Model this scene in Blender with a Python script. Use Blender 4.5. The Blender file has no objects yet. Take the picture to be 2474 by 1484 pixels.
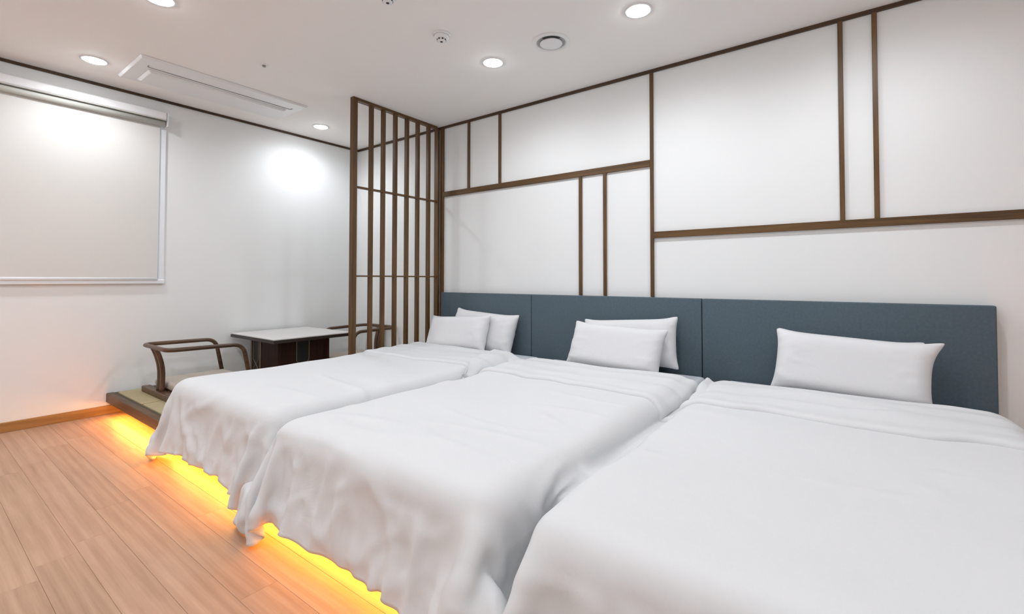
import bpy, bmesh, math, random
import numpy as np
from mathutils import Vector, Matrix, noise

S = bpy.context.scene
C = S.collection
PI = math.pi

# ---------------------------------------------------------------- camera
cam_data = bpy.data.cameras.new('camera')
cam = bpy.data.objects.new('camera', cam_data)
C.objects.link(cam)
F_PX, YAW, PITCH, ROLL, CY = 1124.0, 0.92901, 0.02236, 0.0011, 649.9
fw = Vector((-math.cos(YAW)*math.cos(PITCH), math.sin(YAW)*math.cos(PITCH), math.sin(PITCH)))
rt = fw.cross(Vector((0, 0, 1))).normalized()
up = rt.cross(fw)
rt2 = rt*math.cos(ROLL) + up*math.sin(ROLL)
up2 = up*math.cos(ROLL) - rt*math.sin(ROLL)
M = Matrix((rt2, up2, -fw)).transposed().to_4x4()
M.translation = Vector((4.472, -3.112, 1.0))
cam.matrix_world = M
cam_data.sensor_width = 36.0
cam_data.lens = F_PX/2474.0*36.0
cam_data.shift_y = (CY-742.0)/2474.0
cam_data.clip_start = 0.02
S.camera = cam

# ---------------------------------------------------------------- world, exposure
S.view_settings.view_transform = 'Standard'
S.view_settings.look = 'None'
S.view_settings.exposure = 0.09
S.view_settings.gamma = 1.0
S.view_settings.use_curve_mapping = False
w = bpy.data.worlds.new('sky'); S.world = w; w.use_nodes = True
bg = w.node_tree.nodes['Background']
bg.inputs['Color'].default_value = (0.62, 0.80, 1.0, 1)
bg.inputs['Strength'].default_value = 2.2

H = 2.44
RX, RY = 6.6, -4.7        # room extents
LAMP_W = 19.5
WARM = (0.93, 0.985, 1.06)
LIGHTS = [(x, y) for y in (-0.74, -2.31, -3.9) for x in (0.42, 1.61, 2.54, 3.54, 4.54, 5.6)]  # unseen grid positions are added lamps to fill the room with light
for q_ in ((1.61, -0.74), (2.54, -2.31), (4.54, -2.31), (5.6, -0.74)): LIGHTS.remove(q_)
LIGHTS[LIGHTS.index((0.42, -0.74))] = (0.415, -0.70)
LIGHTS[LIGHTS.index((0.42, -2.31))] = (0.456, -2.331)
for i, (x, y) in enumerate(LIGHTS):
    ld = bpy.data.lights.new('downlight_lamp', 'SPOT')
    ld.energy = LAMP_W
    ld.spot_size = math.radians(172); ld.spot_blend = 0.75
    ld.shadow_soft_size = 0.05
    ld.color = WARM
    lo = bpy.data.objects.new('downlight_lamp', ld); C.objects.link(lo)
    lo.location = (x, y, H-0.03)

# ---------------------------------------------------------------- materials
def mat(name, col=(0.8, 0.8, 0.8), rough=0.6, metal=0.0, spec=0.5, emis=None, estr=0.0):
    m = bpy.data.materials.new(name); m.use_nodes = True
    b = m.node_tree.nodes['Principled BSDF']
    b.inputs['Base Color'].default_value = (*col, 1)
    b.inputs['Roughness'].default_value = rough
    b.inputs['Metallic'].default_value = metal
    b.inputs['Specular IOR Level'].default_value = spec
    if emis:
        b.inputs['Emission Color'].default_value = (*emis, 1)
        b.inputs['Emission Strength'].default_value = estr
    return m

class NT:
    def __init__(s, m):
        s.m = m; s.t = m.node_tree; s.b = s.t.nodes['Principled BSDF']
    def n(s, typ, **kw):
        nd = s.t.nodes.new(typ)
        for k, v in kw.items():
            if k in nd.inputs.keys() if hasattr(nd.inputs, 'keys') else False:
                nd.inputs[k].default_value = v
            else:
                setattr(nd, k, v)
        return nd
    def l(s, a, b):
        s.t.links.new(a, b)
    def coords(s, scale=(1, 1, 1), which='Object', rand=False):
        tc = s.n('ShaderNodeTexCoord')
        mp = s.n('ShaderNodeMapping'); mp.inputs['Scale'].default_value = scale
        s.l(tc.outputs[which], mp.inputs['Vector'])
        if rand:
            oi = s.n('ShaderNodeObjectInfo')
            ml = s.n('ShaderNodeMath', operation='MULTIPLY'); ml.inputs[1].default_value = 37.0
            s.l(oi.outputs['Random'], ml.inputs[0])
            cb = s.n('ShaderNodeCombineXYZ')
            s.l(ml.outputs[0], cb.inputs[0]); s.l(ml.outputs[0], cb.inputs[1]); s.l(ml.outputs[0], cb.inputs[2])
            s.l(cb.outputs[0], mp.inputs['Location'])
        return mp.outputs['Vector']
    def noise(s, vec, scale, detail=4, rough=0.5, dist=0.0):
        nd = s.n('ShaderNodeTexNoise')
        nd.inputs['Scale'].default_value = scale; nd.inputs['Detail'].default_value = detail
        nd.inputs['Roughness'].default_value = rough; nd.inputs['Distortion'].default_value = dist
        s.l(vec, nd.inputs['Vector']); return nd.outputs['Fac']
    def ramp(s, fac, stops):
        r = s.n('ShaderNodeValToRGB')
        e = r.color_ramp.elements
        while len(e) < len(stops): e.new(0.5)
        for el, (p, c) in zip(e, stops):
            el.position = p; el.color = (*c, 1)
        s.l(fac, r.inputs['Fac']); return r.outputs['Color']
    def bump(s, h, strength=0.2, dist=0.01):
        b = s.n('ShaderNodeBump'); b.inputs['Strength'].default_value = strength; b.inputs['Distance'].default_value = dist
        s.l(h, b.inputs['Height']); s.l(b.outputs['Normal'], s.b.inputs['Normal'])

def wood(name, dark, light, axis=0, rough=0.45, rand=True, gscale=1.0, spec=0.4):
    m = mat(name, light, rough, spec=spec); t = NT(m)
    sc = [16*gscale]*3; sc[axis] = 1.1*gscale
    v = t.coords(tuple(sc), rand=rand)
    f = t.noise(v, 1.6, 6, 0.62, 0.6)
    sc2 = [70*gscale]*3; sc2[axis] = 2.5*gscale
    v2 = t.coords(tuple(sc2), rand=rand)
    g = t.noise(v2, 2.0, 3, 0.6, 0.2)
    mx = t.n('ShaderNodeMath', operation='ADD'); t.l(f, mx.inputs[0])
    ml = t.n('ShaderNodeMath', operation='MULTIPLY'); ml.inputs[1].default_value = 0.35; t.l(g, ml.inputs[0])
    t.l(ml.outputs[0], mx.inputs[1])
    col = t.ramp(mx.outputs[0], [(0.45, dark), (0.88, light)])
    t.l(col, t.b.inputs['Base Color'])
    t.bump(mx.outputs[0], 0.12, 0.003)
    return m

def paint(name, col, rough=0.75, bumps=0.05, sc=180):
    m = mat(name, col, rough, spec=0.25); t = NT(m)
    v = t.coords(); f = t.noise(v, sc, 3)
    t.bump(f, bumps, 0.002)
    big = t.noise(v, 1.3, 2)
    c = t.ramp(big, [(0.3, tuple(x*0.975 for x in col)), (0.7, col)])
    t.l(c, t.b.inputs['Base Color'])
    return m

def cloth(name, col, weave=900, bumps=0.15, rough=0.85, wr=0.0, wrs=7.0, tint=0.96, sheen=0.0):
    m = mat(name, col, rough, spec=0.2); t = NT(m)
    v = t.coords()
    f = t.noise(v, weave, 2)
    mott = t.noise(v, weave*0.12, 3)
    c = t.ramp(mott, [(0.3, tuple(x*tint for x in col)), (0.7, col)])
    t.l(c, t.b.inputs['Base Color'])
    b1 = t.n('ShaderNodeBump'); b1.inputs['Strength'].default_value = bumps; b1.inputs['Distance'].default_value = 0.001
    t.l(f, b1.inputs['Height'])
    if wr > 0:
        cr = t.noise(v, wrs, 5, 0.55, 1.4)
        # ridged creases
        a = t.n('ShaderNodeMath', operation='SUBTRACT'); a.inputs[1].default_value = 0.5; t.l(cr, a.inputs[0])
        ab = t.n('ShaderNodeMath', operation='ABSOLUTE'); t.l(a.outputs[0], ab.inputs[0])
        mn = t.n('ShaderNodeMath', operation='MINIMUM'); mn.inputs[1].default_value = 0.09; t.l(ab.outputs[0], mn.inputs[0])
        b2 = t.n('ShaderNodeBump'); b2.inputs['Strength'].default_value = wr; b2.inputs['Distance'].default_value = 0.05
        t.l(mn.outputs[0], b2.inputs['Height']); t.l(b1.outputs['Normal'], b2.inputs['Normal'])
        t.l(b2.outputs['Normal'], t.b.inputs['Normal'])
    else:
        t.l(b1.outputs['Normal'], t.b.inputs['Normal'])
    if sheen:
        t.b.inputs['Sheen Weight'].default_value = sheen
    return m

M_WALL = paint('white wallpaper', (0.835, 0.845, 0.84))
M_CEIL = paint('ceiling paint', (0.93, 0.905, 0.885))
M_PLANK = None
M_TRIM_X = wood('brown wood along x', (0.055, 0.026, 0.007), (0.155, 0.078, 0.024), 0)
M_TRIM_Y = wood('brown wood along y', (0.055, 0.026, 0.007), (0.155, 0.078, 0.024), 1)
M_TRIM_Z = wood('brown wood upright', (0.055, 0.026, 0.007), (0.155, 0.078, 0.024), 2)
M_DARKTRIM = wood('dark cornice wood', (0.035, 0.018, 0.009), (0.085, 0.047, 0.022), 0)
M_BASEB = wood('honey skirting wood', (0.24, 0.115, 0.035), (0.40, 0.215, 0.075), 1)
M_DECK_X = wood('platform wood along x', (0.055, 0.028, 0.012), (0.145, 0.080, 0.038), 0)
M_DECK_Y = wood('platform wood along y', (0.055, 0.028, 0.012), (0.145, 0.080, 0.038), 1)
M_CHAIR = wood('bentwood walnut', (0.045, 0.020, 0.010), (0.135, 0.070, 0.036), 1, rough=0.35)
M_CHAIRZ = wood('upright walnut', (0.05, 0.022, 0.010), (0.15, 0.078, 0.038), 2, rough=0.35)
M_TDARK = wood('dark red table wood', (0.012, 0.004, 0.003), (0.045, 0.012, 0.008), 2, rough=0.55, spec=0.2)
M_TFRAME = wood('table corner wood', (0.06, 0.04, 0.022), (0.16, 0.11, 0.065), 2, rough=0.4)
M_TEDGE = mat('table edge', (0.022, 0.012, 0.008), 0.35)
M_TTOP = paint('pale stone tabletop', (0.66, 0.64, 0.62), 0.35, 0.02, 60)
M_INLAY = mat('dull brass inlay', (0.33, 0.26, 0.15), 0.4, 0.6)
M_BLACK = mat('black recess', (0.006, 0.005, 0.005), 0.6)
M_BLUE = cloth('blue grey upholstery', (0.100, 0.135, 0.160), 700, 0.5, 0.9, tint=0.86)
M_DUVET = cloth('white duvet cotton', (0.69, 0.695, 0.70), 1500, 0.06, 0.8, wr=0.14, wrs=2.2, tint=0.985)
M_SHEET = cloth('white fitted sheet', (0.64, 0.665, 0.71), 1500, 0.06, 0.8, tint=0.98)
M_PILLOW = cloth('white pillow cotton', (0.72, 0.72, 0.73), 1500, 0.06, 0.8, wr=0.10, wrs=2.6, tint=0.985)
M_CUSH = cloth('beige seat cushion', (0.50, 0.435, 0.37), 500, 0.3, 0.9, tint=0.9)
M_WHITEPL = mat('white plastic', (0.82, 0.82, 0.83), 0.35)
M_GREYPL = mat('grey slot', (0.30, 0.30, 0.30), 0.6)
M_THROAT = mat('vent throat', (0.42, 0.42, 0.42), 0.6)
M_FRAME = mat('white window frame', (0.82, 0.84, 0.87), 0.35)
M_FABRIC = cloth('roller blind fabric', (0.72, 0.705, 0.675), 1200, 0.08, 0.85, tint=0.985)
M_CASS_SHADE = mat('green grey painted underside shade', (0.55, 0.55, 0.50), 0.6)  # green grey darkened to paint the shade on the roll and headbox underside
M_EMIT = mat('lamp diffuser', (1, 1, 1), 0.5, emis=(0.95, 1.0, 1.03), estr=65.0)
M_LED = mat('amber led strip', (1, 0.6, 0.2), 0.5, emis=(1.0, 0.40, 0.055), estr=72.0)
M_DARKGAP = mat('floor underlay', (0.14, 0.09, 0.06), 0.9)

# tatami
M_TATAMI = mat('tatami rush', (0.46, 0.38, 0.22), 0.8, spec=0.2)
t = NT(M_TATAMI)
wv = t.n('ShaderNodeTexWave'); wv.inputs['Scale'].default_value = 55; wv.inputs['Distortion'].default_value = 0.6
wv.bands_direction = 'X'
t.l(t.coords(), wv.inputs['Vector'])
t.l(t.ramp(wv.outputs['Fac'], [(0.1, (0.33, 0.265, 0.145)), (0.9, (0.50, 0.42, 0.255))]), t.b.inputs['Base Color'])
t.bump(wv.outputs['Fac'], 0.3, 0.002)
M_BORDER = cloth('dark tatami border', (0.10, 0.085, 0.055), 500, 0.3)

# floor plank wood: per plank tone, fine streaks, soft cathedral figure
M_PLANK = mat('oak floor plank', (0.6, 0.4, 0.28), 0.42, spec=0.35)
t = NT(M_PLANK)
v = t.coords((0.9, 9.0, 9.0), rand=True)
cath = t.n('ShaderNodeTexWave'); cath.wave_type = 'BANDS'; cath.bands_direction = 'Y'
cath.inputs['Scale'].default_value = 0.75; cath.inputs['Distortion'].default_value = 9.0
cath.inputs['Detail'].default_value = 2.5; cath.inputs['Detail Scale'].default_value = 0.55
t.l(v, cath.inputs['Vector'])
v2 = t.coords((2.2, 60, 60), rand=True)
fine = t.noise(v2, 1.6, 5, 0.6)
v3 = t.coords((1.3, 3.5, 3.5), rand=True)
blot = t.noise(v3, 1.5, 3, 0.5)
def lin(t, a, k, b, k2):
    m1 = t.n('ShaderNodeMath', operation='MULTIPLY'); m1.inputs[1].default_value = k; t.l(a, m1.inputs[0])
    m2 = t.n('ShaderNodeMath', operation='MULTIPLY_ADD'); m2.inputs[1].default_value = k2
    t.l(b, m2.inputs[0]); t.l(m1.outputs[0], m2.inputs[2]); return m2.outputs[0]
s1 = lin(t, cath.outputs['Fac'], 0.12, fine, 0.45)
oi = t.n('ShaderNodeObjectInfo')
s2 = lin(t, blot, 0.45, oi.outputs['Random'], 0.10)
s3 = lin(t, s1, 1.0, s2, 1.0)
t.l(t.ramp(s3, [(0.30, (0.34, 0.195, 0.12)), (0.60, (0.47, 0.29, 0.19)), (0.90, (0.58, 0.38, 0.26))]), t.b.inputs['Base Color'])
t.bump(fine, 0.08, 0.002)
M_PLANK_ROUGH = 0.45

# ---------------------------------------------------------------- mesh helpers
def new_obj(name, bm, m=None, parent=None, smooth=False, loc=None):
    me = bpy.data.meshes.new(name)
    if isinstance(bm, bmesh.types.BMesh):
        bmesh.ops.recalc_face_normals(bm, faces=bm.faces)
        bm.to_mesh(me); bm.free()
    else:
        me.from_pydata(*bm); me.update()
    ms = m if isinstance(m, (list, tuple)) else [m]
    for q in ms:
        if q: me.materials.append(q)
    if smooth:
        for p in me.polygons: p.use_smooth = True
    o = bpy.data.objects.new(name, me); C.objects.link(o)
    if parent:
        o.parent = parent
    if loc: o.location = loc
    return o

def tag(o, label=None, cat=None, group=None, kind=None):
    if label: o['label'] = label
    if cat: o['category'] = cat
    if group: o['group'] = group
    if kind: o['kind'] = kind
    return o

def empty(name, loc, label, cat, group=None, rz=0.0):
    o = bpy.data.objects.new(name, None); C.objects.link(o)
    o.location = loc; o.rotation_euler = (0, 0, rz); o.empty_display_size = 0.05
    tag(o, label, cat, group)
    return o

def box(bm, x0, x1, y0, y1, z0, z1, bev=0.0, seg=1):
    r = bmesh.ops.create_cube(bm, size=1.0)
    vs = r['verts']
    for v in vs:
        v.co = Vector(((x0+x1)/2+v.co.x*(x1-x0), (y0+y1)/2+v.co.y*(y1-y0), (z0+z1)/2+v.co.z*(z1-z0)))
    if bev > 0:
        es = list({e for v in vs for e in v.link_edges})
        bmesh.ops.bevel(bm, geom=es, offset=bev, segments=seg, profile=0.5, affect='EDGES')
    return bm

def bx(*a, bev=0.0, seg=1):
    bm = bmesh.new(); box(bm, *a, bev=bev, seg=seg); return bm

def tube(bm, pts, rx, rz=None, n=12, closed=False, upv=Vector((0, 0, 1)), cap=True):
    """sweep an ellipse (rx across, rz along the up side) on a path"""
    rz = rz or rx
    pts = [Vector(p) for p in pts]
    N = len(pts); rings = []
    prev_n = None
    for i, p in enumerate(pts):
        if closed: d = (pts[(i+1) % N]-pts[i-1])
        else: d = pts[min(i+1, N-1)]-pts[max(i-1, 0)]
        d.normalize()
        if prev_n is None:
            s = d.cross(upv)
            if s.length < 1e-3: s = d.cross(Vector((0, 1, 0)))
            s.normalize()
        else:
            s = prev_n-d*prev_n.dot(d); s.normalize()
        prev_n = s
        u = s.cross(d); u.normalize()
        rings.append([bm.verts.new(p+s*(rx*math.cos(a))+u*(rz*math.sin(a))) for a in [2*PI*k/n for k in range(n)]])
    for i in range(N if closed else N-1):
        a, b = rings[i], rings[(i+1) % N]
        for k in range(n):
            bm.faces.new((a[k], a[(k+1) % n], b[(k+1) % n], b[k]))
    if cap and not closed:
        bm.faces.new(rings[0]); bm.faces.new(rings[-1][::-1])
    return bm

def round_path(pts, r, seg=6):
    pts = [Vector(p) for p in pts]; out = [pts[0]]
    for i in range(1, len(pts)-1):
        a, b, c = pts[i-1], pts[i], pts[i+1]
        rr = r[i-1] if isinstance(r, (list, tuple)) else r
        d1 = (a-b); d2 = (c-b); rr = min(rr, d1.length*0.49, d2.length*0.49)
        p1 = b+d1.normalized()*rr; p2 = b+d2.normalized()*rr
        for k in range(seg+1):
            tt = k/seg
            out.append(p1*(1-tt)**2+b*2*tt*(1-tt)+p2*tt**2)
    out.append(pts[-1]); return out

def lathe(bm, prof, cx=0, cy=0, n=40):
    """prof: list of (r, z); closes at r=0 ends"""
    rings = []
    for r, z in prof:
        if r < 1e-6: rings.append([bm.verts.new((cx, cy, z))])
        else: rings.append([bm.verts.new((cx+r*math.cos(2*PI*k/n), cy+r*math.sin(2*PI*k/n), z)) for k in range(n)])
    for a, b in zip(rings, rings[1:]):
        for k in range(n):
            k2 = (k+1) % n
            if len(a) == 1 and len(b) == 1: continue
            if len(a) == 1: bm.faces.new((a[0], b[k], b[k2]))
            elif len(b) == 1: bm.faces.new((a[k], a[k2], b[0]))
            else: bm.faces.new((a[k], a[k2], b[k2], b[k]))
    return bm

def struct(name, bm, m, parent=None, smooth=False):
    o = new_obj(name, bm, m, parent, smooth)
    if not parent: o['kind'] = 'structure'
    return o

# ================================================================ SETTING
T = 0.15
floor = struct('floor', bx(-T, RX+T, RY-T, T, -0.12, -0.014), M_DARKGAP)
random.seed(4)
PW, Y0 = 0.118, -2.56
k = -20
rows = []
y = Y0
while y+PW <= 0.001: y += PW
ytop = y
y1 = ytop
first = True
while y1 > RY+0.01:
    y0 = max(y1-PW, RY)
    xs = 5.1 if y1 > -1.95 else 0.0
    x = xs
    L = random.uniform(0.35, 1.2)
    while x < RX-0.01:
        x1 = min(x+L, RX)
        if RX-x1 < 0.2: x1 = RX
        g = 0.0003
        bm = bx(-(x1-x)/2+g, (x1-x)/2-g, -(y1-y0)/2+g, (y1-y0)/2-g, -0.014, 0.0, bev=0.0005)
        new_obj('plank', bm, M_PLANK, floor, loc=((x+x1)/2, (y0+y1)/2, 0))
        x = x1; L = 1.2
    y1 = y0
if ytop < 0:
    new_obj('plank', bx(5.1, RX, ytop+0.0006, 0, -0.014, 0, bev=0.0005), M_PLANK, floor)

struct('ceiling', bx(-T, RX+T, RY-T, T, H, H+0.12), M_CEIL)
# left wall with a window opening
WY0, WY1, WZ0, WZ1 = -3.45, -1.835, 0.99, 2.27
bm = bmesh.new()
box(bm, -T, 0, RY-T, WY0, 0, H); box(bm, -T, 0, WY1, T, 0, H)
box(bm, -T, 0, WY0, WY1, 0, WZ0); box(bm, -T, 0, WY0, WY1, WZ1, H)
struct('wall_left', bm, M_WALL)
struct('wall_right', bx(0, RX+T, 0, T, 0, H), M_WALL)
struct('wall_front', bx(0, RX+T, RY-T, RY, 0, H), M_WALL)
struct('wall_back', bx(RX, RX+T, RY, 0, 0, H), M_WALL)
# skirting
struct('baseboard_left', bx(0, 0.012, RY, 0, 0, 0.065, bev=0.002), M_BASEB)
struct('baseboard_right', bx(5.2, RX-0.012, -0.012, 0, 0, 0.065, bev=0.002), M_TRIM_X)
struct('baseboard_front', bx(0.012, RX-0.012, RY, RY+0.012, 0, 0.065, bev=0.002), M_TRIM_X)
struct('baseboard_back', bx(RX-0.012, RX, RY, 0, 0, 0.065, bev=0.002), M_BASEB)
# cornice strips
TH = 0.020
n_tr = [0]
def trim(b, m):
    n_tr[0] += 1
    return struct('trim_%d' % n_tr[0], b, m)
trim(bx(0, 0.012, RY, 0, H-TH, H, bev=0.0015), M_DARKTRIM)
trim(bx(0.012, RX, -0.014, 0, H-TH-0.002, H, bev=0.0015), M_DARKTRIM)
trim(bx(0, RX, RY, RY+0.012, H-TH, H, bev=0.0015), M_DARKTRIM)
trim(bx(RX-0.012, RX, RY+0.012, -0.014, H-TH, H, bev=0.0015), M_DARKTRIM)
# wooden mouldings on the headboard wall
ZT = H-TH-0.002
D = 0.016
hw = 0.0115
for xc, z0, z1 in ((1.665, 1.818, ZT), (2.021, 1.818, ZT), (2.795, 0.882, 1.773), (2.995, 0.882, 1.773),
                   (4.402, 1.323, ZT), (4.55, 1.323, ZT)):
    trim(bx(xc-hw, xc+hw, -D, 0, z0, z1, bev=0.001), M_TRIM_Z)
trim(bx(3.344-hw, 3.344+hw, -D, 0, 0.882, ZT, bev=0.001), M_TRIM_Z)
trim(bx(1.352, 3.344-hw, -D-0.002, 0, 1.773, 1.818, bev=0.001), M_TRIM_X)
trim(bx(3.344+hw, RX, -D-0.002, 0, 1.28, 1.323, bev=0.001), M_TRIM_X)
trim(bx(1.312, 1.352, -D, 0, 0.155, ZT, bev=0.001), M_TRIM_Z)

# window: frame, sash, glass
bm = bmesh.new()
cw = 0.036
box(bm, -0.02, 0.018, WY1-0.004, WY1+cw, WZ0-0.03, WZ1+0.02, bev=0.003)
box(bm, -0.02, 0.018, WY0-cw, WY0+0.004, WZ0-0.03, WZ1+0.02, bev=0.003)
box(bm, -0.02, 0.026, WY0-cw-0.004, WY1+cw+0.004, WZ0-0.028, WZ0+0.006, bev=0.004)
box(bm, -0.02, 0.018, WY0, WY1, WZ1-0.006, WZ1+0.03, bev=0.003)
win = struct('window_1', bm, M_FRAME)
bm = bmesh.new()
ym = (WY0+WY1)/2
for a, b, c, d in ((WY0, WY0+0.05, WZ0, WZ1), (WY1-0.05, WY1, WZ0, WZ1), (ym-0.035, ym+0.035, WZ0, WZ1)):
    box(bm, -0.13, -0.085, a, b, c, d, bev=0.003)
for c, d in ((WZ0, WZ0+0.05), (WZ1-0.05, WZ1)):
    box(bm, -0.128, -0.087, WY0, WY1, c, d, bev=0.003)
new_obj('sash', bm, M_FRAME, win)
glass = mat('window glass', (1, 1, 1), 0.02); glass.node_tree.nodes['Principled BSDF'].inputs['Transmission Weight'].default_value = 1.0
new_obj('pane', bx(-0.112, -0.106, WY0+0.05, ym-0.035, WZ0+0.05, WZ1-0.05), glass, win)
new_obj('pane', bx(-0.112, -0.106, ym+0.035, WY1-0.05, WZ0+0.05, WZ1-0.05), glass, win)

# ================================================================ PLATFORM
PX1, PY, PZ0, PZ1 = 5.14, -2.138, 0.088, 0.156
plat = empty('platform', (0, 0, 0), 'low floating wooden platform along the headboard wall, amber light glowing underneath', 'platform')
new_obj('deck', bx(0.006, PX1-0.05, PY+0.05, -0.002, PZ0+0.004, PZ1-0.016), M_DECK_X, plat)
new_obj('front_beam', bx(0.002, PX1, PY, PY+0.045, PZ0, PZ1, bev=0.004), M_DECK_X, plat)
new_obj('side_beam', bx(PX1-0.05, PX1, PY+0.0452, -0.002, PZ0, PZ1, bev=0.004), M_DECK_Y, plat)
new_obj('plinth', bx(0.016, PX1-0.3, PY+0.30, -0.002, 0.0, PZ0+0.004), M_DECK_X, plat)
new_obj('top_board', bx(1.33, PX1-0.052, PY+0.047, -0.016, PZ1-0.016, PZ1-0.001), M_DECK_X, plat)
def mat_pad(x0, x1, y0, y1):
    b = bx(x0, x1, y0, y1, PZ1-0.016, PZ1+0.004, bev=0.008, seg=2)
    return b
for x0, x1 in ((0.036, 0.590), (0.602, 1.318)):
    for y0, y1 in ((-2.078, -1.075), (-1.062, -0.022)):
        m_ = new_obj('tatami_mat', mat_pad(x0, x1, y0, y1), M_TATAMI, plat)
new_obj('mat_border', bx(0.0065, 1.328, PY+0.0465, -0.018, PZ1-0.0158, PZ1-0.003), M_BORDER, plat)
led = new_obj('led_strip', bx(0.14, PX1-0.06, PY+0.022, PY+0.040, PZ0-0.009, PZ0-0.0005), M_LED, plat)
led['label'] = 'amber glowing light strip'
led2 = new_obj('led_strip', bx(PX1-0.045, PX1-0.027, PY+0.09, -0.05, PZ0-0.009, PZ0-0.0005), M_LED, plat)
led2['label'] = 'amber glowing light strip'

# ================================================================ HEADBOARD
hb = empty('headboard', (3.18, -0.035, 0.156), 'long blue-grey upholstered headboard of three padded panels behind the beds', 'headboard')
for x0, x1 in ((1.381, 2.385), (2.389, 3.676), (3.680, 4.974)):
    o = new_obj('panel', bx(x0-3.18, x1-3.18, -0.035, 0.016, 0.003, 0.724, bev=0.007, seg=3), M_BLUE, hb, smooth=True)
new_obj('backing_board', bx(1.39-3.18, 4.965-3.18, 0.016, 0.0345, 0.0, 0.718), M_BLACK, hb)

# ================================================================ LATTICE SCREEN
ls = empty('lattice_screen', (1.28, -0.5, PZ1), 'tall brown wooden lattice screen dividing the tea corner from the beds', 'screen')
ox, oy, oz = 1.28, -0.5, PZ1
def lpart(name, x0, x1, y0, y1, z0, z1, m):
    return new_obj(name, bx(x0-ox, x1-ox, y0-oy, y1-oy, z0-oz, z1-oz, bev=0.0015), m, ls)
XF = 1.302
lpart('post', XF-0.045, XF, -0.952, -0.913, PZ1+0.004, H, M_TRIM_Z)
lpart('post', XF-0.045, XF+0.004, -0.042, -0.0175, PZ1+0.004, ZT-0.001, M_TRIM_Z)
for yr in (-0.7585, -0.6385, -0.5125, -0.3845, -0.2595, -0.128):
    lpart('slat', XF-0.036, XF-0.002, yr-0.028, yr, PZ1+0.004, H-0.022, M_TRIM_Z)
lpart('top_rail', XF-0.045, XF, -0.9125, -0.0425, H-0.022, H-0.0005, M_TRIM_Y)
lpart('rail', XF-0.034, XF, -0.9125, -0.0425, 1.723, 1.737, M_TRIM_Y)
lpart('rail', XF-0.034, XF, -0.9125, -0.0425, 1.018, 1.030, M_TRIM_Y)

# ================================================================ ROLLER BLIND
rb = empty('roller_blind', (0.03, -2.65, 2.26), 'white roller blind pulled down over the window', 'blind')
def rp(name, b, m, smooth=False):
    o = new_obj(name, b, m, rb, smooth)
    o.location = (-0.03, 2.65, -2.26); return o
HBZ0, HBZ1 = 2.256, 2.322
# headbox: bevelled box section open at the bottom
rp('headbox', bx(0.0185, 0.085, WY0-0.03, WY1+0.022, HBZ0+0.004, HBZ1, bev=0.012, seg=3), M_WHITEPL)
rp('headbox_underside', bx(0.022, 0.082, WY0-0.026, WY1+0.018, HBZ0, HBZ0+0.0045), M_CASS_SHADE)
bm = bmesh.new(); tube(bm, [(0.050, WY0-0.02, HBZ0-0.0225), (0.050, WY1+0.012, HBZ0-0.0225)], 0.021, 0.021, 24)
rp('fabric_roll', bm, M_CASS_SHADE, True)
rp('end_cap', bx(0.0186, 0.0875, WY1+0.0225, WY1+0.0285, HBZ0-0.046, HBZ1+0.001, bev=0.002), M_WHITEPL)
rp('end_cap', bx(0.0186, 0.0875, WY0-0.0365, WY0-0.0305, HBZ0-0.046, HBZ1+0.001, bev=0.002), M_WHITEPL)
rp('blind_fabric', bx(0.0275, 0.0290, WY0+0.012, WY1-0.010, WZ0+0.010, HBZ0-0.022), M_FABRIC)
bm = bmesh.new(); tube(bm, [(0.0272, WY0+0.012, WZ0+0.010), (0.0272, WY1-0.010, WZ0+0.010)], 0.006, 0.012, 16)
o = rp('bottom_bar', bm, M_WHITEPL, True)

# ================================================================ CEILING THINGS
def downlight(x, y, label):
    e = empty('downlight', (x, y, H), label, 'downlight', 'recessed ceiling downlights')
    bm = bmesh.new(); lathe(bm, [(0.074, -0.0005), (0.073, -0.004), (0.062, -0.006), (0.058, -0.0025), (0.058, -0.0005)], n=40)
    new_obj('trim_ring', bm, M_WHITEPL, e, True)
    bm = bmesh.new(); lathe(bm, [(0.0, -0.017), (0.025, -0.0155), (0.045, -0.011), (0.056, -0.005), (0.0575, -0.001)], n=40)
    new_obj('diffuser', bm, M_EMIT, e, True)
LBL = {(0.415, -0.70): 'lit round downlight nearest the lattice screen, beyond the air conditioner',
       (0.456, -2.331): 'lit round downlight above the roller blind, left of the air conditioner',
       (1.61, -2.31): 'lit downlight cut by the top edge of the photo, above the window side',
       (2.54, -0.74): 'lit round downlight between the smoke detector and the round vent',
       (3.54, -0.74): 'lit round downlight at the top right, right of the round vent'}
cols = {0.42: 'by the window wall', 1.61: 'over the open floor', 2.54: 'over the foot of the first bed', 3.54: 'over the middle bed side', 4.54: 'over the third bed side', 5.6: 'by the far back wall'}
rws = {-0.74: 'headboard row', -2.31: 'middle row', -3.9: 'row behind the camera'}
for x, y in LIGHTS:
    lb = LBL.get((x, y)) or 'added fill downlight out of view, %s, %s' % (rws.get(y, ''), cols.get(x, ''))
    downlight(x, y, lb)

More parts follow.
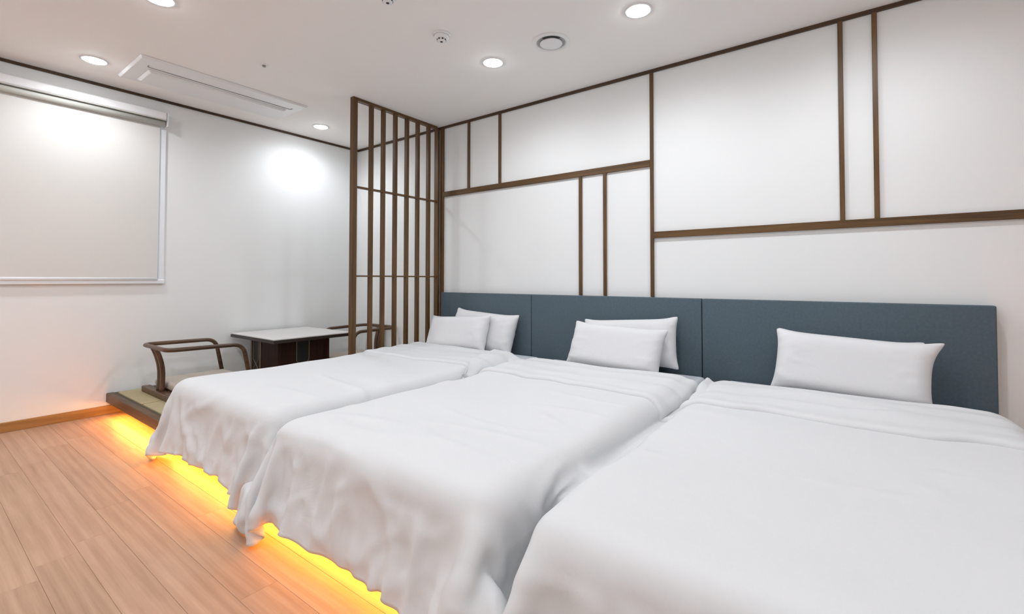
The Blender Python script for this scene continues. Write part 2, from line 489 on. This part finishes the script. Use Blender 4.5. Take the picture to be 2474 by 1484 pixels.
# ceiling cassette air conditioner
ac = empty('air_conditioner', (0.555, -1.612, H), 'long white one-way ceiling air conditioner panel near the window wall', 'air conditioner')
def frustum(x0, x1, y0, y1, z0, ins, z1, bev=0.0):
    bm = bmesh.new()
    a = [bm.verts.new(p) for p in ((x0, y0, z0), (x1, y0, z0), (x1, y1, z0), (x0, y1, z0))]
    b = [bm.verts.new(p) for p in ((x0+ins, y0+ins, z1), (x1-ins, y0+ins, z1), (x1-ins, y1-ins, z1), (x0+ins, y1-ins, z1))]
    bm.faces.new(b); bm.faces.new(a)
    for k in range(4): bm.faces.new((a[k], a[(k+1) % 4], b[(k+1) % 4], b[k]))
    if bev: bmesh.ops.bevel(bm, geom=list(bm.edges), offset=bev, segments=2, profile=0.5, affect='EDGES')
    return bm
new_obj('cover_panel', frustum(-0.255, 0.255, -0.565, 0.565, -0.0005, 0.012, -0.016, 0.003), M_WHITEPL, ac)
new_obj('air_flap', frustum(-0.185, 0.075, -0.475, 0.475, -0.0165, 0.018, -0.032, 0.004), M_WHITEPL, ac)
bm = bmesh.new()
path = round_path([(0.135, -0.49, -0.0175), (0.105, -0.49, -0.0175), (0.105, 0.49, -0.0175), (0.135, 0.49, -0.0175)], 0.02, 5)
tube(bm, path, 0.0035, 0.0022, 8)
new_obj('outlet_slot', bm, M_GREYPL, ac)

def smoke(x, y, label):
    e = empty('smoke_detector', (x, y, H), label, 'smoke detector', 'ceiling smoke detectors')
    bm = bmesh.new(); lathe(bm, [(0.052, -0.0005), (0.052, -0.008), (0.046, -0.012)], n=36)
    new_obj('mounting_base', bm, M_WHITEPL, e, True)
    bm = bmesh.new(); lathe(bm, [(0.044, -0.011), (0.043, -0.020), (0.034, -0.027), (0.026, -0.030), (0.025, -0.040), (0.018, -0.044), (0, -0.045)], n=36)
    new_obj('body', bm, M_WHITEPL, e, True)
    for k in range(8):
        a = 2*PI*k/8+0.25
        bm = bmesh.new(); box(bm, -0.005, 0.005, -0.0012, 0.0012, -0.0045, 0.0035)
        o = new_obj('sensor_slot', bm, M_BLACK, e)
        o.location = (0.0257*math.cos(a), 0.0257*math.sin(a), -0.0345); o.rotation_euler = (0, 0, a+PI/2)
    bm = bmesh.new(); lathe(bm, [(0.0, -0.0456), (0.008, -0.0455), (0.009, -0.043)], n=16)
    new_obj('test_button', bm, M_BLACK, e)
smoke(2.52, -1.195, 'small white smoke detector with dark sensor slots, left of the round vent')
smoke(2.578, -1.63, 'white smoke detector cut off by the top edge of the photo')

vt = empty('air_vent', (2.99, -0.735, H), 'round white ceiling vent with a raised centre disc', 'vent')
bm = bmesh.new(); lathe(bm, [(0.112, -0.0005), (0.111, -0.006), (0.100, -0.010), (0.088, -0.008), (0.086, -0.0008)], n=48)
new_obj('outer_ring', bm, M_WHITEPL, vt, True)
bm = bmesh.new(); lathe(bm, [(0.0, -0.0015), (0.086, -0.0015)], n=48)
new_obj('throat', bm, M_THROAT, vt)
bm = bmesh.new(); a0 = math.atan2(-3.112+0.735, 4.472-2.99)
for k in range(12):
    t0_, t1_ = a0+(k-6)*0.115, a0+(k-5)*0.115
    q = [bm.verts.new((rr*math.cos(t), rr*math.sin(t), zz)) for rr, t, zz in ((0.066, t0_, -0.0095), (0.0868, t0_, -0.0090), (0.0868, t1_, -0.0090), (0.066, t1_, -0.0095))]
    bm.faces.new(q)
new_obj('gap_shade_arc', bm, M_BLACK, vt)  # black arc turned toward the camera paints the shaded gap beside the disc
bm = bmesh.new(); lathe(bm, [(0.0, -0.016), (0.062, -0.0155), (0.068, -0.013), (0.066, -0.007), (0.0, -0.006)], n=48)
new_obj('centre_disc', bm, M_WHITEPL, vt, True)

sp = empty('sprinkler', (1.281, -1.63, H), 'tiny white ceiling sprinkler with a dark centre, beside the air conditioner', 'sprinkler')
bm = bmesh.new(); lathe(bm, [(0.030, -0.0005), (0.028, -0.005), (0.018, -0.007), (0.012, -0.004)], n=28)
new_obj('escutcheon', bm, M_WHITEPL, sp, True)
bm = bmesh.new(); lathe(bm, [(0.011, -0.001), (0.007, -0.010), (0.010, -0.013), (0.0, -0.015)], n=16)
new_obj('sprinkler_head', bm, M_GREYPL, sp, True)

# ================================================================ TEA TABLE
tx0, tx1, ty0, ty1, tz = 0.032, 0.80, -1.305, -0.600, 0.525
tb = empty('tea_table', ((tx0+tx1)/2, (ty0+ty1)/2, PZ1+0.004), 'low square tea table with a pale top and dark red wooden base', 'table')
tcx, tcy, tcz = (tx0+tx1)/2, (ty0+ty1)/2, PZ1+0.004
def tp(name, b, m, **k):
    o = new_obj(name, b, m, tb, **k)
    for v in o.data.vertices: v.co -= Vector((tcx, tcy, tcz))
    return o
tp('tabletop', bx(tx0+0.004, tx1-0.004, ty0+0.004, ty1-0.004, tz-0.010, tz, bev=0.002), M_TTOP)
bm = bmesh.new()
for a in ((tx0, tx0+0.03, ty0, ty1), (tx1-0.03, tx1, ty0, ty1), (tx0+0.03, tx1-0.03, ty0, ty0+0.03), (tx0+0.03, tx1-0.03, ty1-0.03, ty1)):
    box(bm, *a, tz-0.034, tz-0.0105)
box(bm, tx0+0.03, tx1-0.03, ty0+0.03, ty1-0.03, tz-0.028, tz-0.0105)
tp('edge_frame', bm, M_TEDGE)
bx0, bx1, by0, by1 = 0.19, 0.665, -1.205, -0.745
zt, zb = tz-0.034, tcz
tp('pedestal', bx(bx0+0.006, bx1-0.006, by0+0.006, by1-0.006, zb, zt), M_TDARK)
for (a, b) in ((bx0, by0), (bx1-0.022, by0), (bx0, by1-0.022), (bx1-0.022, by1-0.022)):
    tp('corner_stile', bx(a, a+0.022, b, b+0.022, zb, zt, bev=0.002), M_TFRAME if a < 0.5 and b < -1 else M_TDARK)
tp('stile', bx(0.345, 0.372, by0, by0+0.012, zb, zt, bev=0.002), M_TFRAME)
def motif(axis, u0, u1, fixed, out, ztop):
    """dark recess with a thin inlaid line: uprights that cross into an X"""
    um = (u0+u1)/2; h = zt-zb
    def P(u, z): return (u, fixed, z) if axis == 'x' else (fixed, u, z)
    def bb(a, b, z0, z1, t):
        if axis == 'x': return bx(a, b, fixed-t, fixed+t, z0, z1)
        return bx(fixed-t, fixed+t, a, b, z0, z1)
    tp('recess_panel', bb(u0-0.004, u1+0.004, zb+0.03, zt-0.004, 0.0018), M_BLACK)
    for s in (-1, 1):
        ua, ub = (u0, u1) if s < 0 else (u1, u0)
        bm = bmesh.new()
        off = -0.003 if axis == 'x' else 0.003
        def Q(u, z): 
            p = P(u, z); return (p[0], p[1]+off, p[2]) if axis == 'x' else (p[0]+off, p[1], p[2])
        pts = round_path([Q(ua, ztop), Q(ua, zt-0.185), Q(um, zt-0.225), Q(ub, zt-0.268), Q(ub, zb+0.035)], 0.012, 4)
        tube(bm, pts, 0.0022, n=8)
        tp('inlay_line', bm, M_INLAY)
motif('x', 0.235, 0.328, by0+0.006, -1, zt-0.004)
motif('y', -1.045, -0.935, bx1-0.006, 1, zt-0.004)

# ================================================================ FLOOR CHAIRS
def floor_chair(x, y, flip, label):
    """local frame: +Y is forward (towards the table); origin on the mat under the seat centre"""
    e = empty('floor_chair', (x, y, PZ1+0.0045), label, 'chair', 'legless bentwood armchairs at the tea table', rz=PI if flip else 0.0)
    def cp(name, b, m, smooth=False):
        return new_obj(name, b, m, e, smooth)
    w = 0.25
    # base frame
    cp('back_runner', bx(-0.29, 0.29, -0.305, -0.250, 0.0, 0.042, bev=0.004), M_CHAIR)
    cp('front_runner', bx(-0.27, 0.27, 0.235, 0.275, 0.0, 0.040, bev=0.004), M_CHAIR)
    for s in (-1, 1):
        cp('side_rail', bx(s*w-0.016, s*w+0.016, -0.249, 0.234, 0.006, 0.036, bev=0.003), M_CHAIR)
    cp('seat_board', bx(-w+0.017, w-0.017, -0.249, 0.234, 0.026, 0.040), M_CHAIR)
    # cushion
    cp('seat_cushion', bx(-w+0.016, w-0.016, -0.242, 0.235, 0.0405, 0.096, bev=0.022, seg=4), M_CUSH, True)
    # continuous bent arm and back rail
    zr = 0.352
    pts = [(-w, 0.235, 0.034), (-w, 0.175, zr-0.008), (-w, -0.31, zr), (w, -0.31, zr), (w, 0.175, zr-0.008), (w, 0.235, 0.034)]
    pth = round_path(pts, [0.075, 0.075, 0.075, 0.075], 10)
    bm = bmesh.new(); tube(bm, pth, 0.016, 0.015, 14)
    cp('arm_rail', bm, M_CHAIR, True)
    # pair of curved back uprights
    for xc in (-0.030, 0.030):
        a = [(xc, -0.272, 0.040), (xc, -0.268, 0.13), (xc, -0.272, 0.21), (xc, -0.29, 0.29), (xc, -0.312, 0.348)]
        pth = []
        for i in range(len(a)-1):
            for k in range(4):
                t_ = k/4; p0 = Vector(a[max(i-1, 0)]); p1 = Vector(a[i]); p2 = Vector(a[i+1]); p3 = Vector(a[min(i+2, len(a)-1)])
                pth.append(0.5*((2*p1)+(-p0+p2)*t_+(2*p0-5*p1+4*p2-p3)*t_*t_+(-p0+3*p1-3*p2+p3)*t_**3))
        pth.append(Vector(a[-1]))
        bm = bmesh.new(); tube(bm, pth, 0.023, 0.015, 12, upv=Vector((0, -1, 0)))
        cp('back_upright', bm, M_CHAIRZ, True)
floor_chair(0.455, -1.665, False, 'legless bentwood armchair left of the tea table, nearest the window blind')
floor_chair(0.455, -0.335, True, 'legless bentwood armchair behind the lattice screen, beyond the tea table')

# ================================================================ CLOTH SOLVER (position based, numpy)
def solve(P, rests, coll, steps, iters, dt=0.016, g=-9.8, damp=0.985, fr=0.25, weld=None, press=0.0, bend=0.12, shear=0.6, pin=0):
    """P: (L,n,m,3) stack of grids"""
    P = P.astype(np.float32).copy(); V = np.zeros_like(P)
    ru, rv = rests
    L, n, m, _ = P.shape
    du = np.broadcast_to(ru, (L, n, m-1)).astype(np.float32); dv = np.broadcast_to(rv, (L, n-1, m)).astype(np.float32)
    cons = []
    for s in (0, 1):
        cons.append(((slice(None), slice(None), slice(s, m-1, 2)), (slice(None), slice(None), slice(s+1, m, 2)), du[:, :, s::2], 1.0))
        cons.append(((slice(None), slice(s, n-1, 2), slice(None)), (slice(None), slice(s+1, n, 2), slice(None)), dv[:, s::2, :], 1.0))
    dd = np.sqrt(du[:, :-1, :]**2+dv[:, :, :-1]**2)
    for s in (0, 1):
        cons.append(((slice(None), slice(s, n-1, 2), slice(0, m-1)), (slice(None), slice(s+1, n, 2), slice(1, m)), dd[:, s::2, :], shear))
        cons.append(((slice(None), slice(s, n-1, 2), slice(1, m)), (slice(None), slice(s+1, n, 2), slice(0, m-1)), dd[:, s::2, :], shear))
    d2u = du[:, :, :-1]+du[:, :, 1:]; d2v = dv[:, :-1, :]+dv[:, 1:, :]
    bcons = []
    for s in range(4):
        a = np.arange(s, m-2, 4)
        if len(a): bcons.append(((slice(None), slice(None), slice(s, m-2, 4)), (slice(None), slice(None), slice(s+2, m, 4)), d2u[:, :, s::4], bend))
        a = np.arange(s, n-2, 4)
        if len(a): bcons.append(((slice(None), slice(s, n-2, 4), slice(None)), (slice(None), slice(s+2, n, 4), slice(None)), d2v[:, s::4, :], bend))
    def sat(c):
        ia, ib, r, k = c
        A = P[ia]; B = P[ib]; d = B-A
        l = np.sqrt((d*d).sum(-1))+1e-9
        q = (0.5*k*(l-r)/l)[..., None]*d
        P[ia] = A+q; P[ib] = B-q
    for st in range(steps):
        O = P.copy()
        V[..., 2] += g*dt
        if press:
            gu = np.gradient(P, axis=2); gv = np.gradient(P, axis=1)
            nn = np.cross(gu, gv); nn[1] *= -1
            V += nn*(press*min(1.0, st/40.0))
        P += V*dt
        for it in range(iters):
            for c in cons: sat(c)
            if it % 2 == 0:
                for c in bcons: sat(c)
            if weld is not None: weld(P)
            if it % 2 == 1 and coll is not None: coll(P)
        if coll is not None:
            hit = coll(P)
            dx = P-O
            P[hit] -= dx[hit]*fr
            if pin: P[:, :pin, :, :2] = O[:, :pin, :, :2]
        V = (P-O)/dt*damp
        sp_ = np.sqrt((V*V).sum(-1, keepdims=True)); V *= np.minimum(1.0, 2.5/(sp_+1e-9))
    return P

def make_collider(boxes, planes):
    bs = [(np.array([(a+b)/2, (c+d)/2, (e+f)/2], np.float32), np.array([(b-a)/2, (d-c)/2, (f-e)/2], np.float32), r) for a, b, c, d, e, f, r in boxes]
    def coll(P):
        hit = np.zeros(P.shape[:-1], bool)
        for c, h, r in bs:
            q0 = P-c; q = np.abs(q0)-(h-r)
            qp = np.maximum(q, 0); ln = np.sqrt((qp*qp).sum(-1))
            mi = q.max(-1)
            d = ln+np.minimum(mi, 0)-r
            m_ = d < 0
            if not m_.any(): continue
            qm = q[m_]; s = np.sign(q0[m_])
            g_ = np.maximum(qm, 0); gl = np.sqrt((g_*g_).sum(-1, keepdims=True))
            inner = gl[:, 0] < 1e-6
            g_ = g_/(gl+1e-9)
            if inner.any():
                k_ = qm[inner].argmax(-1); e_ = np.zeros((inner.sum(), 3), np.float32); e_[np.arange(len(k_)), k_] = 1; g_[inner] = e_
            P[m_] += g_*s*(-d[m_])[:, None]
            hit |= m_
        for f in planes: f(P, hit)
        return hit
    return coll

def smooth_noise(n, m, sc, seed, amp=1.0, ax=1.0, ay=1.0):
    out = np.zeros((n, m), np.float32)
    for i in range(n):
        for j in range(m):
            out[i, j] = noise.noise(Vector((i*sc*ay+seed*13.1, j*sc*ax, seed*7.7)))
    return out*amp

# ================================================================ BEDS
BEDS = [(1.375, 2.490), (2.600, 3.712), (3.822, 4.960)]
MZ = 0.400
BY0, BY1 = -2.115, -0.078
mlabels = ['white single mattress nearest the lattice screen', 'white single mattress in the middle of the three beds', 'white single mattress on the right, closest to the viewer']
for (x0, x1), lb in zip(BEDS, mlabels):
    e = new_obj('mattress', bx(x0, x1, BY0, BY1, PZ1+0.001, MZ, bev=0.035, seg=4), M_SHEET, None, True)
    tag(e, lb, 'mattress', 'three single mattresses')

TOP = 0.442
def colbox(i, ex=0.0, fex=0.0):
    x0, x1 = BEDS[i]
    return (x0-0.012-ex, x1+0.012+ex, BY0-0.095-fex, 0.3, -0.3, TOP+ex, 0.085)
GR = 0.019
def duvet(i, xc, W, ylen, yhead, label, boxes, planes, seed, foot_gather=0.05, fold=0.47, sides=(True, True), ext=(), flare=(0, 0)):
    m_ = int(round(W/GR))+1; n_ = int(round(ylen/GR))+1
    us = np.linspace(-W/2, W/2, m_); vs = np.linspace(0, ylen, n_)
    X, Yv = np.meshgrid(us, vs)
    # the cloth is a little wider at the foot where it wraps the corners
    sf = np.clip((vs-1.15)/0.5, 0, 1); sf = sf*sf*(3-2*sf)
    wdt = np.ones((n_, m_-1)); q5 = m_//6
    wdt[:, :q5] += (flare[0]*sf/(q5*W/(m_-1)))[:, None]; wdt[:, -q5:] += (flare[1]*sf/(q5*W/(m_-1)))[:, None]
    cs = np.concatenate([np.zeros((n_, 1)), np.cumsum(wdt*W/(m_-1), 1)], 1)
    X = cs-cs[:, m_//2:m_//2+1]+us[m_//2]
    z = TOP+0.05+smooth_noise(n_, m_, 0.16, seed, 0.02)+smooth_noise(n_, m_, 0.5, seed+3, 0.006)
    # start roughly draped: what overhangs an edge begins as a steep slope
    PX = X+xc; PYv = yhead-Yv
    bx0_, bx1_ = BEDS[i][0]-0.02, BEDS[i][1]+0.02
    ey = np.maximum(0, (BY0-0.11)-PYv)
    exl = np.maximum(0, bx0_-PX)*(1 if sides[0] else 0); exr = np.maximum(0, PX-bx1_)*(1 if sides[1] else 0)
    PX = PX+0.80*exl-0.80*exr; PYv = PYv+0.72*ey
    z = z-0.95*np.sqrt(ey**2+exl**2+exr**2)*np.where((ey > 0) & (exl+exr > 0), 0.8, 1.0)
    z = np.maximum(z, 0.03)
    P = np.stack([PX, PYv, z], -1)[None]
    drop = np.clip((vs-(abs(BY0)+yhead)+0.05)/0.22, 0, 1)
    crump = 1+drop[:, None]*0.09*(smooth_noise(n_, m_, 0.30, seed+51, 1.7)+0.3)
    ru = (W/(m_-1))*(1+foot_gather*drop)[:, None]*np.ones((1, m_-1))
    ru *= 1+0.012*(1+smooth_noise(n_, m_-1, 0.12, seed+5, 1.0))
    ru = ru*crump[:, 1:]*wdt
    hemx = np.zeros(m_)
    for cx_, wd_, am_ in ext: hemx += am_*np.exp(-((us+xc-cx_)/wd_)**2)
    crump = crump*(1+np.clip((vs-(abs(BY0)+yhead))/0.10, 0, 1)[:, None]*hemx[None, :]/0.33)
    rv = (ylen/(n_-1))*np.ones((n_-1, m_))*(crump[1:, :])*(1+0.010*(1+smooth_noise(n_-1, m_, 0.10, seed+9, 1.0)))
    coll = make_collider(boxes, planes)
    P = solve(P, (ru[None], rv[None]), coll, 150, 14, g=-5.0, bend=0.10, fr=0.85, damp=0.96, pin=6)[0]
    gu = np.gradient(P, axis=1); gv = np.gradient(P, axis=0)
    N = np.cross(gu, gv); N /= np.linalg.norm(N, axis=-1, keepdims=True)+1e-9
    N *= np.sign(N[n_//2, m_//2, 2])
    P = P+N*(smooth_noise(n_, m_, 0.055, seed+21, 0.016, ax=0.6))[..., None]
    # long soft creases running mostly across the bed
    cr = smooth_noise(n_, m_, 0.10, seed+31, 1.0, ax=0.28, ay=1.0)
    P = P+N*(0.010*np.exp(-(cr/0.10)**2)*(smooth_noise(n_, m_, 0.04, seed+41, 1.6)+0.35).clip(0, 1))[..., None]
    # crushed diagonal folds on the hanging part
    fw_ = smooth_noise(n_, m_, 0.085, seed+61, 1.0, ax=1.35, ay=0.55)
    fx_ = smooth_noise(n_, m_, 0.16, seed+71, 1.0, ax=0.8, ay=0.8)
    dm_ = np.clip((vs-(abs(BY0)+yhead)+0.04)/0.12, 0, 1)[:, None]
    P = P+N*(dm_*(0.013*(np.exp(-(fw_/0.075)**2)-0.2)+0.008*(np.exp(-(fx_/0.10)**2)-0.3)))[..., None]
    # roll the head edge down onto the sheet
    head = P[0].copy()
    ex = []
    for dy, dz in ((0.006, -0.052), (0.020, -0.040), (0.022, -0.020), (0.014, -0.006)):
        r = head.copy(); r[:, 1] += dy; r[:, 2] += dz; ex.append(r)
    Q = np.concatenate([np.array(ex), P], 0)
    def grid_obj(name, G):
        n2, m2 = G.shape[:2]
        faces = [((a+1)*m2+b, (a+1)*m2+b+1, a*m2+b+1, a*m2+b) for a in range(n2-1) for b in range(m2-1)]
        return new_obj(name, (G.reshape(-1, 3).tolist(), [], faces), M_DUVET, None, True)
    o = grid_obj('duvet', Q)
    md = o.modifiers.new('sub', 'SUBSURF'); md.levels = 1; md.render_levels = 1
    md = o.modifiers.new('solid', 'SOLIDIFY'); md.thickness = 0.007; md.offset = -1
    tag(o, label, 'duvet', 'white duvets on the three beds')
    # turned-back edge: a second layer with its own rounded lower lip
    gv_ = ylen/(n_-1)
    foldline = fold+0.016*np.sin(np.linspace(0, 5, m_)+seed)+smooth_noise(1, m_, 0.12, seed+2, 0.035)[0]
    k = 20
    rowsF = []
    for q in range(k+1):
        fy = foldline*q/k/gv_
        i0 = np.clip(np.floor(fy).astype(int), 0, n_-2); fr_ = (fy-i0)[:, None]
        jj = np.arange(m_)
        p = P[i0, jj]*(1-fr_)+P[i0+1, jj]*fr_; nn = N[i0, jj]*(1-fr_)+N[i0+1, jj]*fr_
        th = 0.017+0.004*math.sin(q*0.9+seed)+0.004*smooth_noise(1, m_, 0.1, seed+q*0.3)[0][:, None]
        rowsF.append((p, nn, th))
    G = []
    p, nn, th = rowsF[0]
    fwd = np.array([0, -1.0, 0])
    for off, hh in ((-0.020, -1.2), (-0.025, -0.2), (-0.018, 0.6)): G.append(p+nn*th*hh+fwd*off)
    for p, nn, th in rowsF: G.append(p+nn*th)
    p, nn, th = rowsF[-1]
    for off, hh in ((0.009, 0.95), (0.017, 0.78), (0.023, 0.52), (0.026, 0.22), (0.027, -0.15)): G.append(p+nn*th*hh+fwd*off)
    f_ = grid_obj('turned_back_edge', np.array(G)); f_.parent = o
    md = f_.modifiers.new('sub', 'SUBSURF'); md.levels = 1; md.render_levels = 1
    return o

def floor_plane(P, hit):
    m_ = P[..., 2] < 0.012
    P[..., 2][m_] = 0.012; hit |= m_
def xmax_plane(xm, ylim=-2.2):
    def f(P, hit):
        m_ = (P[..., 0] > xm) & (P[..., 1] > ylim)
        P[..., 0][m_] = xm
    return f
def xmin_plane(xm, ylim=-2.2):
    def f(P, hit):
        m_ = (P[..., 0] < xm) & (P[..., 1] > ylim)
        P[..., 0][m_] = xm
    return f
platbox = (1.30, PX1, PY-0.105, 0.3, -0.3, PZ1+0.012, 0.012)
import time as _t
t0 = _t.time()
duvet(0, 1.905, 1.48, 1.985, -0.40, 'white duvet on the bed nearest the lattice screen, its corner hanging over the platform',
      [colbox(0, 0, -0.04), (1.30, PX1, PY-0.065, 0.3, -0.3, PZ1+0.012, 0.012), (2.58, 3.72, BY0-0.02, 0.3, -0.3, TOP-0.025, 0.06)], [floor_plane], 1, 0.05, sides=(True, False),
      ext=((1.22, 0.10, -0.02), (1.46, 0.035, 0.06), (2.02, 0.10, -0.02)))
duvet(1, 3.105, 1.57, 1.975, -0.44, 'white duvet on the middle bed, pointed corner hanging over the amber light',
      [colbox(1), platbox, (3.60, 3.95, -1.90, 0.3, -0.3, 0.345, 0.02), colbox(0, 0.022, -0.015)], [floor_plane, xmax_plane(3.79, -2.10)], 2, 0.06, sides=(False, True),
      ext=((2.33, 0.09, -0.03), (2.50, 0.035, -0.06), (2.60, 0.035, 0.06)), flare=(0, 0.14))
duvet(2, 4.44, 1.54, 2.04, -0.42, 'white duvet on the right-hand bed filling the foreground',
      [colbox(2), platbox, (3.60, 3.95, -1.90, 0.3, -0.3, 0.345, 0.02)], [floor_plane, xmin_plane(3.795, -2.10)], 3, 0.06, fold=0.45, flare=(0.16, 0))

# ================================================================ PILLOWS
def pillow_mesh(seed, W=0.66, Hh=0.42, press=5.0):
    m_, n_ = 34, 22
    us = np.linspace(-W/2, W/2, m_); vs = np.linspace(-Hh/2, Hh/2, n_)
    X, Yv = np.meshgrid(us, vs)
    bulge = 0.02*np.cos(X/W*PI)*np.cos(Yv/Hh*PI)
    nz = smooth_noise(n_, m_, 0.25, seed, 0.006)
    P = np.stack([np.stack([X, Yv, bulge+nz], -1), np.stack([X, Yv, -bulge+nz], -1)], 0)
    def weld(P):
        for sl in ((slice(0, 1), slice(None)), (slice(-1, None), slice(None)), (slice(None), slice(0, 1)), (slice(None), slice(-1, None))):
            a = (P[0][sl]+P[1][sl])*0.5
            P[0][sl] = a; P[1][sl] = a
    def coll(P):
        # stuffing limit
        z = P[..., 2]; np.clip(z, -0.064, 0.064, out=z)
        return np.zeros(P.shape[:-1], bool)
    ru = W/(m_-1)*np.ones((2, n_, m_-1)); rv = Hh/(n_-1)*np.ones((2, n_-1, m_))
    P = solve(P, (ru, rv), coll, 120, 8, g=0.0, weld=weld, press=press*120, bend=0.05, damp=0.9)
    # creases running in from the seams
    edge = np.clip((np.abs(X)/(W/2)-0.35)/0.5, 0, 1)*np.clip((1-np.abs(X)/(W/2))/0.08, 0, 1)
    nzz = smooth_noise(n_, m_, 0.30, seed+5, 1.0, ax=0.45, ay=1.0)
    rid = edge*0.007*np.exp(-(nzz/0.13)**2)
    P[0, ..., 2] += rid; P[1, ..., 2] -= rid
    return P
def pillow(P, ctr, W3, tilt, rz, ry, label, sx=1.0, sz=1.0, mirror=False, corner=0.0):
    if corner:
        P = P.copy(); hx = np.abs(P[..., 0]).max(); hy = np.abs(P[..., 1]).max()
        wgt = np.clip((P[..., 0]/hx-0.55)/0.45, 0, 1)**2*np.clip(P[..., 1]/hy, 0, 1)**2
        P[..., 0] += corner*wgt; P[..., 1] += 0.4*corner*wgt
    L, n_, m_, _ = P.shape
    idx = {}
    verts = []; 
    def vid(l, i, j):
        if l == 1 and (i in (0, n_-1) or j in (0, m_-1)): l = 0
        if (l, i, j) not in idx:
            idx[(l, i, j)] = len(verts); p = P[l, i, j]
            verts.append((float(p[0])*sx*(-1 if mirror else 1), float(p[1])*sz, float(p[2])))
        return idx[(l, i, j)]
    faces = []
    for l in (0, 1):
        for i in range(n_-1):
            for j in range(m_-1):
                f = (vid(l, i, j), vid(l, i, j+1), vid(l, i+1, j+1), vid(l, i+1, j))
                faces.append(f if l == 0 else f[::-1])
    bm = bmesh.new()
    vs = [bm.verts.new(v) for v in verts]
    for f in faces: bm.faces.new([vs[k] for k in f])
    o = new_obj('pillow', bm, M_PILLOW, None, True)
    md = o.modifiers.new('sub', 'SUBSURF'); md.levels = 2; md.render_levels = 2
    # local: x width, y height, z thickness -> stand up, lean back
    R = Matrix.Rotation(rz, 4, 'Z') @ Matrix.Rotation(ry, 4, 'Y') @ Matrix.Rotation(math.radians(tilt), 4, 'X')
    o.matrix_world = Matrix.Translation(ctr) @ R
    tag(o, label, 'pillow', 'white pillows against the headboard')
    return o
PA = pillow_mesh(11); PB = pillow_mesh(23, 0.66, 0.40); PC = pillow_mesh(37, 0.68, 0.40)
r_ = math.radians
pillow(PA, (1.965, -0.166, 0.568), 0, 74, r_(-1), r_(1), 'back pillow on the first bed, peeking out behind another pillow', 1.04, 0.86)
pillow(PB, (1.805, -0.300, 0.556), 0, 68, r_(1), r_(-1), 'front pillow on the first bed, beside the lattice screen', 0.98, 0.80, True)
pillow(PC, (3.235, -0.166, 0.582), 0, 76, r_(0), r_(-2), 'back pillow on the middle bed, leaning on the headboard', 0.98, 0.86, True)
pillow(PA, (3.195, -0.300, 0.556), 0, 68, r_(-2), r_(0), 'front pillow on the middle bed, in front of another pillow', 1.0, 0.78)
pillow(PB, (4.40, -0.166, 0.562), 0, 76, r_(0), r_(1), 'rear pillow on the right-hand bed, almost hidden behind another', 0.95, 0.82)
pillow(PC, (4.42, -0.296, 0.568), 0, 72, r_(0), r_(1), 'front pillow on the right-hand bed with one flared open corner', 0.96, 0.84, corner=0.045)
print('sim seconds', _t.time()-t0)
